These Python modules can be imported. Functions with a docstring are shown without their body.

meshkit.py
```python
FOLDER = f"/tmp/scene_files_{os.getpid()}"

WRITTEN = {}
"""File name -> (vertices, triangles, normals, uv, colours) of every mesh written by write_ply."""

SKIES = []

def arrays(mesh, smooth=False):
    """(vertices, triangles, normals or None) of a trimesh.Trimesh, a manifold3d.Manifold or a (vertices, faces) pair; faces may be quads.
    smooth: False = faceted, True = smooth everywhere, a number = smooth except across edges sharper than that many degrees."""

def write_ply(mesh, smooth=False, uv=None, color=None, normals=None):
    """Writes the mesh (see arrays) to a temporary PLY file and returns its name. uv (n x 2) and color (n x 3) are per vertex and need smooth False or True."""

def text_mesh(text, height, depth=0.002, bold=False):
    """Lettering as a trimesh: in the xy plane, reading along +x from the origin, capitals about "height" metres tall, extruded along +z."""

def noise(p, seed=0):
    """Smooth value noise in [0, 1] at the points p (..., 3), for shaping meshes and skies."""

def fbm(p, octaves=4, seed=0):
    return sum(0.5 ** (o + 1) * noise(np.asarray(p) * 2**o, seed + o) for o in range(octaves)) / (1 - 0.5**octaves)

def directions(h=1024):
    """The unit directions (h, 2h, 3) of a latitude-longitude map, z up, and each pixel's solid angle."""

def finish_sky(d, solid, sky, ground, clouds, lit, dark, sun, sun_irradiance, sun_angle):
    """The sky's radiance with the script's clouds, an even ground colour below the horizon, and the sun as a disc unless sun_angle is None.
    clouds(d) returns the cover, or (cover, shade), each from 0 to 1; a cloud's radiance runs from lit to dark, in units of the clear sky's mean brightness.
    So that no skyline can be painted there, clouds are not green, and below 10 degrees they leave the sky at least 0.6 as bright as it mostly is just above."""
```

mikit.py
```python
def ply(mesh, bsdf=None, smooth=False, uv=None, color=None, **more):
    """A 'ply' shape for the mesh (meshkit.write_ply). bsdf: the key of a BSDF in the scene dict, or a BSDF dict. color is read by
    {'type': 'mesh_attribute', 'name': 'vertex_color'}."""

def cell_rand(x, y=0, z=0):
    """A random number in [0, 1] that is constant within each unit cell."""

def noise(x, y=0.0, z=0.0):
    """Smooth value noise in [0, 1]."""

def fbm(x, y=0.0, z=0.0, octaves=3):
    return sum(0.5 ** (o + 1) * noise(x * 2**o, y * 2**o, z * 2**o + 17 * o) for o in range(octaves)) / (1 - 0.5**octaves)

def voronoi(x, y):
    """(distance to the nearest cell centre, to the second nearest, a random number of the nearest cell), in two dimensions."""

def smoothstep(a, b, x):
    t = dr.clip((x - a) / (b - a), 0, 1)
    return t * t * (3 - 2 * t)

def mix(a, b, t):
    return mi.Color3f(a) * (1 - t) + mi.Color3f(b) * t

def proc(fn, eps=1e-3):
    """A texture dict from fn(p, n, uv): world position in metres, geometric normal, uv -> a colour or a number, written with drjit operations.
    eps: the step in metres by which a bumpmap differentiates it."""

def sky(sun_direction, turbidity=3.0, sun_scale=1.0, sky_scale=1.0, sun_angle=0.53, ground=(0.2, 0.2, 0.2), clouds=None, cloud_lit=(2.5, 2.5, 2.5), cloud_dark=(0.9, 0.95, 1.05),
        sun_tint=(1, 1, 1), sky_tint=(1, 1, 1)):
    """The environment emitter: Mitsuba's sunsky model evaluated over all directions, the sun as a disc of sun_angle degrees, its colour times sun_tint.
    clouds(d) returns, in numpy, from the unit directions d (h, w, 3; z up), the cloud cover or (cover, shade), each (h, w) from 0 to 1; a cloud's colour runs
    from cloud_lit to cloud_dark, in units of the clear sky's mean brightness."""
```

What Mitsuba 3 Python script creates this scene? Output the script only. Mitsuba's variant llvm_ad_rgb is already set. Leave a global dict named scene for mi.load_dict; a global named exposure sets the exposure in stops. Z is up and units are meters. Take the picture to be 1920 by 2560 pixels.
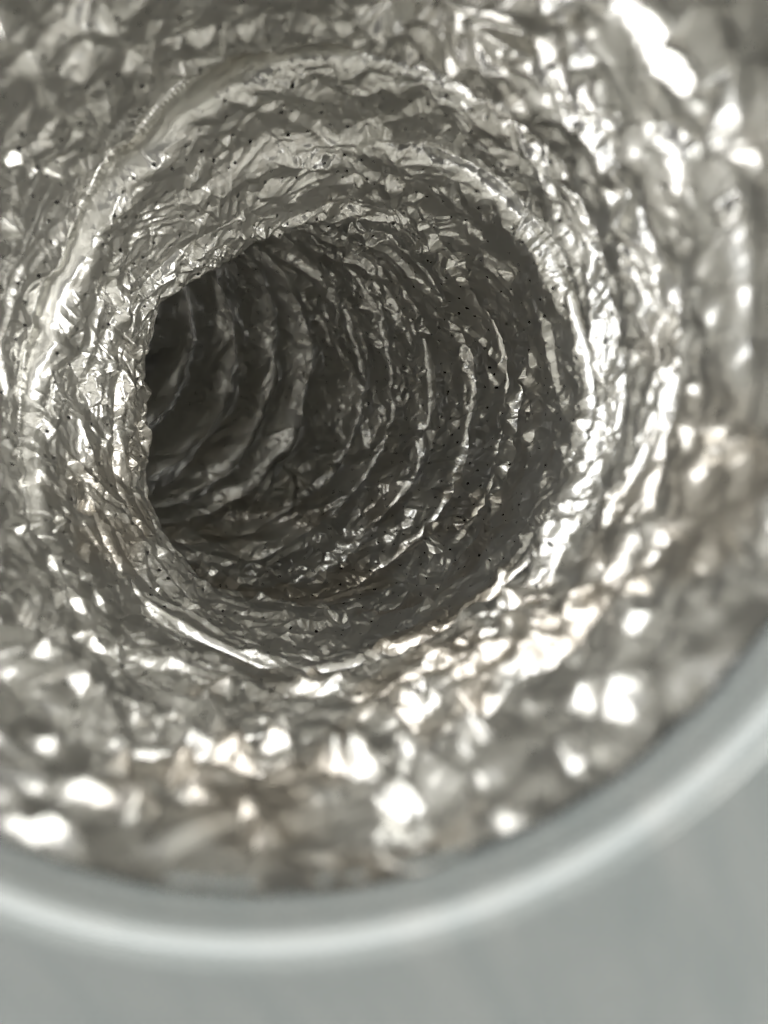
import math
import numpy as np, trimesh, mitsuba as mi, mikit, meshkit
from scipy.interpolate import CubicSpline, PchipInterpolator, LinearNDInterpolator
from scipy.ndimage import gaussian_filter

T = mi.ScalarTransform4f
MM = 0.001
rng = np.random.default_rng(7)
scene, labels = {}, {}

# ---------------------------------------------------------------- camera, exposure
# x to the right, y away from the camera along the duct, z up; 1 unit = 1 m
scene['camera'] = {'type': 'thinlens', 'fov': 50.0, 'fov_axis': 'x', 'aperture_radius': 1.55 * MM, 'focus_distance': 0.24,
                   'near_clip': 0.004, 'far_clip': 50.0,
                   'to_world': T().look_at(origin=[0, 0, 0], target=[0, 1, 0], up=[0, 0, 1])}
exposure = 0.72

# ---------------------------------------------------------------- lamps behind the camera, plus fill panels added to brighten the foil
def panel_lamp(name, centre, target, w, h, power, label, colour=(1, 0.98, 0.94)):
    c, t = np.array(centre, float), np.array(target, float)
    n = (t - c) / np.linalg.norm(t - c)
    a = np.cross([0, 0, 1], n); a /= np.linalg.norm(a); b = np.cross(n, a)
    m = np.eye(4); m[:3, 0], m[:3, 1], m[:3, 2], m[:3, 3] = a, b, n, c
    q = trimesh.Trimesh([[-w/2, -h/2, 0], [w/2, -h/2, 0], [w/2, h/2, 0], [-w/2, h/2, 0]], [[0, 1, 2], [0, 2, 3]], process=False); q.apply_transform(m)
    scene[name + '__diffuser'] = mikit.ply(q, 'lamp_body', emitter={'type': 'area', 'radiance': {'type': 'rgb', 'value': [power * k for k in colour]}})
    bars = []
    for x, y, sx, sy in ((0, h/2 + .015, w + .06, .03), (0, -h/2 - .015, w + .06, .03), (w/2 + .015, 0, .03, h), (-w/2 - .015, 0, .03, h)):
        bx = trimesh.creation.box([sx, sy, .04]); bx.apply_translation([x, y, -.012]); bars.append(bx)
    bk = trimesh.creation.box([w + .06, h + .06, .01]); bk.apply_translation([0, 0, -.038]); bars.append(bk)
    f = trimesh.util.concatenate(bars); f.apply_transform(m)
    scene[name + '__frame'] = mikit.ply(f, 'lamp_body')
    labels[name] = {'label': label, 'category': 'lamp'}

scene['lamp_body'] = {'type': 'twosided', 'b': {'type': 'roughplastic', 'diffuse_reflectance': {'type': 'rgb', 'value': [.7, .7, .7]}, 'alpha': 0.3}}
panel_lamp('panel_lamp', (-1.15, -1.5, 0.96), (0, .1, 0), 2.4, 1.4, 3.6, 'wide white panel lamp high behind the camera on the left', (.98, .99, 1))
panel_lamp('panel_lamp_001', (1.1, -1.5, 0.85), (0, .1, 0), 1.3, 1.1, 3.6, 'square white panel lamp behind the camera on the right', (1, .98, .93))
panel_lamp('panel_lamp_002', (1.2, -1.1, -0.4), (0, .1, 0), 1.2, 1.3, 4.0, 'upright white panel lamp low behind the camera on the right', (1, .98, .94))
panel_lamp('panel_lamp_004', (-1.35, -0.85, -0.35), (0, .1, 0), 1.0, 1.0, 3.4, 'upright white fill panel added low behind the camera on the left', (1, .98, .95))  # added fill light for the near foil at the top and right
panel_lamp('panel_lamp_003', (-0.4, -0.5, 0.85), (0, .1, 0), 1.2, 0.75, 2.2, 'fill panel added close overhead, nearest to the duct')  # added fill light, brightens the foil near the rim at the bottom and right

# ---------------------------------------------------------------- materials
def foil_colour(p, n, uv):
    q = p * 1000.0
    a = mikit.fbm(q.x * .035 + 3, q.y * .035, q.z * .035, 3)
    b = mikit.fbm(q.x * .14, q.y * .14 + 9, q.z * .14, 2)
    stain = mikit.smoothstep(.50, .66, a * .78 + b * .22)
    base = mikit.mix((.625, .622, .592), (.685, .68, .65), b)
    dust = mikit.smoothstep(55.0, -35.0, q.z)                        # dust has settled towards the bottom of the duct
    return mikit.mix(base, (.50, .44, .36), stain * (.12 + .5 * dust))
def foil_layer(rough, metal): return {'type': 'principled', 'base_color': mikit.proc(foil_colour), 'metallic': metal, 'roughness': rough, 'specular': .5}
scene['foil'] = {'type': 'twosided', 'b': {'type': 'blendbsdf', 'weight': .33, 'a': foil_layer(.23, 1.0), 'c': foil_layer(.46, .92)}}
scene['insulation_felt'] = {'type': 'twosided', 'b': {'type': 'diffuse', 'reflectance': {'type': 'rgb', 'value': [.03, .03, .03]}}}
def flange_colour(p, n, uv):
    q = p * 1000.0
    f = mikit.fbm(q.x * .25 + q.z * .12, q.y * .1, q.z * .03, 3)
    return mikit.mix((.178, .200, .196), (.236, .248, .238), f)
scene['grey_metal'] = {'type': 'twosided', 'b': {'type': 'principled', 'base_color': mikit.proc(flange_colour), 'metallic': .12, 'roughness': .17, 'specular': .5}}

# ---------------------------------------------------------------- foil duct: centreline and frame (mm: X right, Y up, Z depth)
pts = np.array([(-14.7, 25.6, 86), (-18, 27, 125), (-20, 29, 170), (-18, 28.5, 205), (-18.5, 28, 228), (-23.5, 30, 251), (-41, 36, 280), (-70, 48, 314), (-106, 63, 347), (-147, 82, 380), (-190, 102, 410), (-250, 128, 440)], float)
u = np.r_[0, np.cumsum(np.linalg.norm(np.diff(pts, axis=0), axis=1))]
spl = CubicSpline(u, pts, bc_type=((1, np.array([.047, 0, 1.0])), (2, np.zeros(3))))
uu = np.linspace(0, u[-1], 4000)
arc = np.r_[0, np.cumsum(np.linalg.norm(np.diff(spl(uu), axis=0), axis=1))]
LEN = arc[-1]
def frame(s):
    t = np.interp(s, arc, uu)
    c, d = spl(t), spl(t, 1)
    d /= np.linalg.norm(d, axis=1, keepdims=True)
    right = np.cross(np.broadcast_to([0, 1., 0], d.shape), d); right /= np.linalg.norm(right, axis=1, keepdims=True)
    return c, d, right, np.cross(d, right)

NT = 1600
# crevices between the pleats, as depth y in mm, at the angles bottom, right, top, left (the folds run unevenly round the duct)
CREV = np.array([(60, 60, 60, 60), (84, 86, 88, 90), (96, 104, 112, 118), (114, 130, 138, 148), (146, 158, 172, 190), (188, 190, 196, 202), (210, 211, 210, 215), (238, 233, 232, 234), (254, 243, 246, 252)], float) - 84
for step in (15, 17, 22, 18, 30, 22, 32, 34, 36, 36, 38, 38, 38): CREV = np.vstack([CREV, CREV[-1] + step])
dens = PchipInterpolator([0, 60, 90, 180, 260, 330, 400, LEN], [.5, .36, .23, .22, .27, .5, .9, 1.4])
ss = [2.0]
while ss[-1] < LEN - 4: ss.append(ss[-1] + float(dens(ss[-1])) * 1.45)
ss = np.array(ss); NS = len(ss)
th = np.linspace(-math.pi, math.pi, NT, endpoint=False)
S, TH = np.meshgrid(ss, th, indexing='ij')
CX, SX = np.cos(TH), np.sin(TH)

def ring_noise(fs, ft, seed, octaves=3):
    return meshkit.fbm(np.stack([CX * ft, SX * ft, S * fs], -1), octaves, seed) * 2 - 1

# how deep each crevice is, at the same angles: some die out part of the way round
DEPTH = np.array([(0, 0, 0, 0), (0, .1, .2, .2), (.15, .6, .4, .3), (.4, 1.2, .4, .4), (.25, 1.4, 1.6, .8), (.7, 1.1, .02, .02), (.1, .2, .02, .4), (.3, .75, 1.0, .12), (.2, 1.0, .9, .9)])
DEPTH = np.vstack([DEPTH, np.full((len(CREV) - len(DEPTH), 4), 1.0)])
tk = np.radians([-180, -90, 0, 90, 180])
def round_duct(table): return np.array([CubicSpline(tk, np.r_[row[3], row[0], row[1], row[2], row[3]], bc_type='periodic')(th) for row in table])
phase = np.empty_like(S)
ck, dk = round_duct(CREV), np.clip(round_duct(DEPTH), 0, 2)
for j in range(NT): phase[:, j] = PchipInterpolator(ck[:, j], np.arange(len(CREV)))(ss)
phase = phase + .2 * ring_noise(.018, 1.7, 11, 2) + .05 * ring_noise(.08, 6, 12, 2)
frac, turn = phase - np.floor(phase), np.floor(phase).astype(int)
k0 = np.clip(turn, 0, len(CREV) - 2); jj = np.broadcast_to(np.arange(NT), k0.shape)
deep = dk[k0, jj] * (1 - frac) + dk[k0 + 1, jj] * frac
skew = PchipInterpolator([0, 70, 95, 125, 140, 160, LEN], [1, .9, .5, .7, 1.6, 2.2, 1.3])(S) * (1 + .25 * ring_noise(.02, 2, 13, 2))
bulge = np.sin(math.pi * frac ** skew) ** PchipInterpolator([0, 90, 100, 150, LEN], [.5, .5, .5, .7, .75])(S)
step = lambda a, b, x: np.clip((x - a) / (b - a), 0, 1) ** 2 * (3 - 2 * np.clip((x - a) / (b - a), 0, 1))
shingle = step(-.1, .5, frac) * (1 - step(.9, 1, frac))                     # each pleat hangs over the start of the next one
bulge = bulge + (shingle - bulge) * PchipInterpolator([0, 20, 75, 95, 135, 150, LEN], [.3, .8, .8, 0, 0, .35, .5])(S)
bulge = 1 - (1 - bulge) * deep
amp = PchipInterpolator([0, 10, 60, 100, 130, 175, 215, 250, LEN], [.2, 3.6, 5.2, 6.5, 5.5, 3.3, 2.8, 8, 9.5])(S) * np.clip(1 + PchipInterpolator([0, 60, 85, 150, LEN], [.9, .9, .45, .8, .8])(S) * ring_noise(.02, 2.4, 21, 3), .15, 2)
R0 = PchipInterpolator([0, 8, 60, 86, 165, 200, LEN], [65.6, 65.2, 65.2, 66, 63, 64, 65])(S)
narrow = np.clip(round_duct([(.2, .15, 1.0, 1.12)])[0], .15, 1.1)[None]     # the duct pinches in before the bend, least at the bottom
R0 = R0 - narrow * 11.5 * PchipInterpolator([0, 92, 104, 138, 148, 155, 170, LEN], [0, -.15, .05, .95, 1, .1, -.05, 0])(S)
pitch = np.gradient(phase, ss, axis=0)
to_fold = np.minimum(frac, 1 - frac) / np.maximum(pitch, .01)             # mm to the nearest crevice
slot = PchipInterpolator([0, 15, 30, 65, 85, 125, 140, 220, 260, LEN], [0, .9, 1.5, 1.5, .4, .3, 1.2, 1.3, 2, 2])(S) * np.minimum(deep, 1.25) * (2.6 + 1.6 * ring_noise(.03, 3, 17, 2)) * np.exp(-(to_fold / PchipInterpolator([0, 60, 90, 200, 230, 260, LEN], [2.4, 2.3, 1.5, 1.2, 1.6, 4, 4])(S)) ** 2)
R0 = R0 + slot
settle = np.clip((S - 2) / 16, 0, 1)
r = R0 + settle * (3.6 * ring_noise(.02, 1.8, 31, 3) - amp * (bulge - .55))
r = gaussian_filter(r, (.9, 6), mode=('nearest', 'wrap'))                    # no steps where a fold crosses the rows of the grid
lean = -1.8 * bulge * np.clip((230 - S) / 60, 0, 1)                                   # the pleats lean towards the opening

def surface(S_, r_, lean_):
    c, d, rt, up = frame(ss)
    return c[:, None] + d[:, None] * lean_[..., None] + r_[..., None] * (CX[..., None] * rt[:, None] + SX[..., None] * up[:, None])

def normals(P):
    dt = np.roll(P, -1, 1) - np.roll(P, 1, 1)
    ds = np.gradient(P, axis=0)
    n = np.cross(ds, dt)
    n /= np.linalg.norm(n, axis=2, keepdims=True) + 1e-12
    inward = np.sum(n * -(CX[..., None] * frame(ss)[2][:, None] + SX[..., None] * frame(ss)[3][:, None]), 2)
    return n * (1 if np.median(inward) > 0 else -1)

P = surface(S, r, lean)
N = normals(P)

# ---------------------------------------------------------------- crumpling of the foil, in its own sheet coordinates (mm)
step_r = np.diff(r, axis=0, prepend=r[:1])
B = np.cumsum(np.hypot(np.diff(ss, prepend=ss[0])[:, None], gaussian_filter(step_r, (1.5, 8), mode=('nearest', 'wrap'))), axis=0)
B = gaussian_filter(B, (0, 14), mode=('nearest', 'wrap'))                     # length along the sheet, up and down its folds
A, PER, FULL = 62 * TH, 2 * math.pi * 62, float(B.max())
A2 = A + 1.5 * ring_noise(.16, 10, 61, 2) + .45 * ring_noise(.6, 38, 62, 2)      # creases wander a little instead of running dead straight
B2 = B + 1.5 * ring_noise(.16, 10, 63, 2) + .45 * ring_noise(.6, 38, 64, 2)
def facets(points, heights, sa=1.0, sb=1.0, shear=0.0):
    """a sheet folded flat between these points: linear on each triangle, periodic round the duct"""
    left, right = points[:, 0] > PER / 2 - 25, points[:, 0] < -PER / 2 + 25
    q = np.vstack([points, points[left] - [PER, 0], points[right] + [PER, 0]])
    z = np.r_[heights, heights[left], heights[right]]
    f = LinearNDInterpolator(np.c_[q[:, 0] * sa, q[:, 1] * sb], z, fill_value=0)
    return f(A2 * sa, B2 * sb)

def scatter(step):
    n = int(PER * (FULL + 40) / step ** 2)
    return np.c_[rng.uniform(-PER / 2, PER / 2, n), rng.uniform(-20, FULL + 20, n)]

# perforations: staggered rows round the duct, every hole pinched a little outwards
HS = 4.7
ia, ib = np.meshgrid(np.arange(int(PER / HS)), np.arange(int(FULL / HS / .92)), indexing='ij')
holes = np.c_[((ia + .5 * (ib % 2) + .11 * ib) * (PER / int(PER / HS))).ravel(), (ib * HS * .92).ravel()]
holes += rng.normal(0, .8, holes.shape)
holes[:, 0] = (holes[:, 0] + PER / 2) % PER - PER / 2
p1 = scatter(8.0); c1 = facets(p1, rng.normal(0, 1.9, len(p1)), .8, 1.1)
p2 = np.vstack([holes, scatter(5.0)])
c2 = facets(p2, np.r_[np.full(len(holes), -.3), rng.normal(.2, .95, len(p2) - len(holes))])
p3 = scatter(2.2); c3 = facets(p3, rng.normal(0, .22, len(p3)), .55, 1.5)       # creases running round the duct
p4 = scatter(1.3); c4 = facets(p4, rng.normal(0, .07, len(p4)))
m = np.clip(.5 + 1.6 * ring_noise(.05, 3.2, 41, 2), 0, 1)
calm = np.clip(.5 + 1.9 * ring_noise(.03, 2.4, 43, 2), 0, 1)            # some of the sheet is still nearly flat
crumple = c1 * PchipInterpolator([0, 70, 120, 180, LEN], [.55, .55, .55, .4, .3])(S) + c2 * (.5 + .5 * m) * (1 - .4 * calm) * PchipInterpolator([0, 25, 60, 100, 140, 155, 210, 240, LEN], [4.6, 3.6, 2.5, 1.2, 1.15, 1.7, 1.6, .55, .35])(S) + .4 * c3 + c4 * (1 - .5 * calm)

soft = gaussian_filter(crumple, (3.2, 3.6), mode=('nearest', 'wrap'))
crumple = crumple * .77 + soft * .3                                          # film, not glass: the facets bow a little
wave = np.abs(ring_noise(.42, 16, 65, 2)) + .6 * np.abs(ring_noise(.9, 24, 66, 2))
crumple -= .1 * wave * (.4 + .6 * np.clip(.5 + 1.5 * ring_noise(.05, 3, 67, 2), 0, 1))   # fine wrinkles
# a net of thin raised creases between the facets, coarse and fine
from scipy.spatial import cKDTree
for step, width, height in ((5.5, .55, .2), (2.6, .32, .1)):
    q = scatter(step); q = np.vstack([q, q + [PER, 0], q - [PER, 0]])
    q = q[np.abs(q[:, 0]) < PER / 2 + 12]
    d2 = cKDTree(q).query(np.c_[A2.ravel(), B2.ravel()], k=2, workers=-1)[0].reshape(*A.shape, 2)
    crumple += height * np.exp(-(d2[..., 1] - d2[..., 0]) / width) * np.clip(.6 + 1.6 * ring_noise(.09, 6, int(70 + step), 2), 0, 1.3)
# long sharp creases: big ones, packs of parallel wrinkles, and single small ones
def crease(a0, b0, L, w, k, h, bend):
    i0, i1 = np.searchsorted(ss, [b0 - L, b0 + L])
    j = np.arange(int((a0 - L + PER / 2) / PER * NT), int((a0 + L + PER / 2) / PER * NT) + 1)
    da = (j / NT * PER - PER / 2 - a0)[None]; db = (ss[i0:i1] - b0)[:, None]
    al, ac = da * math.cos(k) + db * math.sin(k), -da * math.sin(k) + db * math.cos(k)
    g = np.clip(1 - np.abs(ac + bend * al * al / L) / w, 0, 1) * np.clip(1.4 * (1 - np.abs(al) / L), 0, 1)
    crumple[i0:i1, j % NT] += h * g
sign = lambda: 1 if rng.random() < .65 else -1
for _ in range(330): crease(rng.uniform(-PER / 2, PER / 2), rng.uniform(0, LEN - 60), rng.uniform(14, 32), rng.uniform(1.2, 3), rng.normal(0, .45), rng.uniform(.5, 1.6) * sign(), rng.normal(0, .1))
for _ in range(330):
    a0, b0, k, gap, L = rng.uniform(-PER / 2, PER / 2), rng.uniform(40, LEN - 120), rng.normal(0, .5) if rng.random() < .7 else rng.uniform(-1.5, 1.5), rng.uniform(1.0, 2.0), rng.uniform(5, 13)
    for i in range(rng.integers(3, 8)):
        o = (i - 3) * gap
        crease(a0 - math.sin(k) * o + rng.normal(0, 1), b0 + math.cos(k) * o, L * rng.uniform(.6, 1.1), gap * rng.uniform(.4, .6), k + rng.normal(0, .07), rng.uniform(.15, .45), 0)
for _ in range(2600): crease(rng.uniform(-PER / 2, PER / 2), rng.uniform(30, LEN - 90), rng.uniform(2, 9), rng.uniform(.3, .9), rng.normal(0, .7) if rng.random() < .45 else rng.uniform(-1.57, 1.57), rng.uniform(.1, .42) * sign(), rng.normal(0, .06))
edge = np.clip((S - 1) / 4, .3, 1)
steep = gaussian_filter(np.abs(np.gradient(r, axis=0) / np.gradient(ss)[:, None]), (1.5, 4), mode=('nearest', 'wrap'))
crumple = crumple / (1 + PchipInterpolator([0, 110, 140, 220, 260, LEN], [.5, .4, .06, .1, .4, .5])(S) * steep ** 2)                                    # the steep sides of the folds are drawn tight
near_fold = np.clip(to_fold / PchipInterpolator([0, 80, 140, LEN], [6, 4.5, 3.2, 3])(S), 0, 1)
crumple = crumple * edge * (1 - np.clip(deep, 0, 1) * PchipInterpolator([0, 50, 100, 180, LEN], [.05, .12, .12, .2, .5])(S) * (1 - near_fold))   # pulled straight along the folds
Q = P + N * crumple[..., None]

# holes: pits, then cut
tree = cKDTree(np.vstack([holes, holes + [PER, 0], holes - [PER, 0]]))
dist, which = (x.reshape(A.shape) for x in tree.query(np.c_[A.ravel(), B.ravel()], distance_upper_bound=1.6, workers=-1))
size = np.r_[rng.uniform(.2, .5, len(holes)), 1]
dist[~np.isfinite(dist)] = 9
Q = Q - N * (.3 * np.exp(-(dist / .5) ** 2) * (to_fold > 2))[..., None]
NRM = normals(Q)

def world(p):
    return np.stack([p[..., 0], p[..., 2], p[..., 1]], -1) * MM

V, VN = world(Q).reshape(-1, 3), world(NRM).reshape(-1, 3) / MM
idx = np.arange(NS * NT).reshape(NS, NT)
i00, i01, i10, i11 = idx[:-1], np.roll(idx, -1, 1)[:-1], idx[1:], np.roll(idx, -1, 1)[1:]
F = np.stack([np.stack([i00, i10, i11], -1), np.stack([i00, i11, i01], -1)], 2).reshape(-1, 3)
tt = np.repeat(turn[:-1].ravel(), 2)
hole_d = dist.ravel()[F].mean(1)
keep = (hole_d > size[np.where(which < 3 * len(holes), which % len(holes), len(holes))].ravel()[F[:, 0]] * (dist.ravel()[F[:, 0]] < 9)) | (to_fold.ravel()[F].mean(1) < 2.2)
open('/tmp/log','w').write(f'{len(F)} {NS} {NT} {LEN}')
labels['flexible_duct'] = {'label': 'crumpled silver foil duct with perforated pleats curving away into darkness', 'category': 'duct'}
turns = sorted(set(tt.tolist()))
lo, n = turns[0], 0
merged = np.clip(tt, max(lo, 0), 17)
for k in sorted(set(merged.tolist())):
    f = F[keep & (merged == k)]
    if not len(f): continue
    ids, inv = np.unique(f, return_inverse=True)
    path = meshkit.write_ply((V[ids], inv.reshape(-1, 3)), False, normals=VN[ids])
    name = 'flexible_duct__foil_pleat' + ('' if n == 0 else f'_{n:03d}'); n += 1
    scene[name] = {'type': 'ply', 'filename': path, 'face_normals': False, 'bsdf': {'type': 'ref', 'id': 'foil'}}

# insulation sleeve round the foil
sg = np.linspace(6, LEN, 120); tg = np.linspace(0, 2 * math.pi, 96, endpoint=False)
c, d, rt, up = frame(sg)
ps = c[:, None] + 80 * (np.cos(tg)[None, :, None] * rt[:, None] + np.sin(tg)[None, :, None] * up[:, None])
gi = np.arange(120 * 96).reshape(120, 96)
q4 = np.stack([gi[:-1], np.roll(gi, -1, 1)[:-1], np.roll(gi, -1, 1)[1:], gi[1:]], -1).reshape(-1, 4)
scene['flexible_duct__insulation_sleeve'] = mikit.ply((world(ps).reshape(-1, 3), q4), 'insulation_felt', smooth=True)
labels['flexible_duct__insulation_sleeve'] = {'label': 'dark felt sleeve behind the pin holes'}

# ---------------------------------------------------------------- metal collar round the opening
c0 = np.array([-14.9, 25.6, 80.7]); n0 = np.array([.047, 0, 1.0]); n0 /= np.linalg.norm(n0)
e1 = np.cross([0, 1., 0], n0); e1 /= np.linalg.norm(e1); e2 = np.cross(n0, e1)
def revolve(profile, wob=0.0):
    pr = np.array(profile, float); K = 256
    t = np.linspace(0, 2 * math.pi, K, endpoint=False)
    v = c0 + pr[:, None, :1] * (np.cos(t)[None, :, None] * e1 + np.sin(t)[None, :, None] * e2) + pr[:, None, 1:] * n0
    g = np.arange(len(pr) * K).reshape(len(pr), K)
    q = np.stack([g[:-1], np.roll(g, -1, 1)[:-1], np.roll(g, -1, 1)[1:], g[1:]], -1).reshape(-1, 4)
    return world(v).reshape(-1, 3), q
lip = [(70.0 - 2.9 * math.cos(a), -2.9 * math.sin(a) + 3.1) for a in np.radians(np.linspace(-8, 125, 30))]
sleeve = [(66, 10), (66.05, 8), (66.6, 6), lip[0]]
p_end = lip[-1]
flange = [p_end] + [(p_end[0] + x, p_end[1] + x * .55 - .0016 * x * x) for x in np.linspace(1, 70, 24)]
flange += [(flange[-1][0] + .8, flange[-1][1] + .8), (flange[-1][0], flange[-1][1] + 1.6)]
scene['duct_collar__sleeve'] = mikit.ply(revolve(sleeve), 'grey_metal', smooth=True)
scene['duct_collar__rolled_lip'] = mikit.ply(revolve(lip), 'grey_metal', smooth=True)
scene['duct_collar__flange'] = mikit.ply(revolve(flange), 'grey_metal', smooth=True)
labels['duct_collar'] = {'label': 'smooth grey metal collar with a shiny rolled lip round the duct opening', 'category': 'collar'}
labels['duct_collar__rolled_lip'] = {'label': 'shiny rounded lip'}
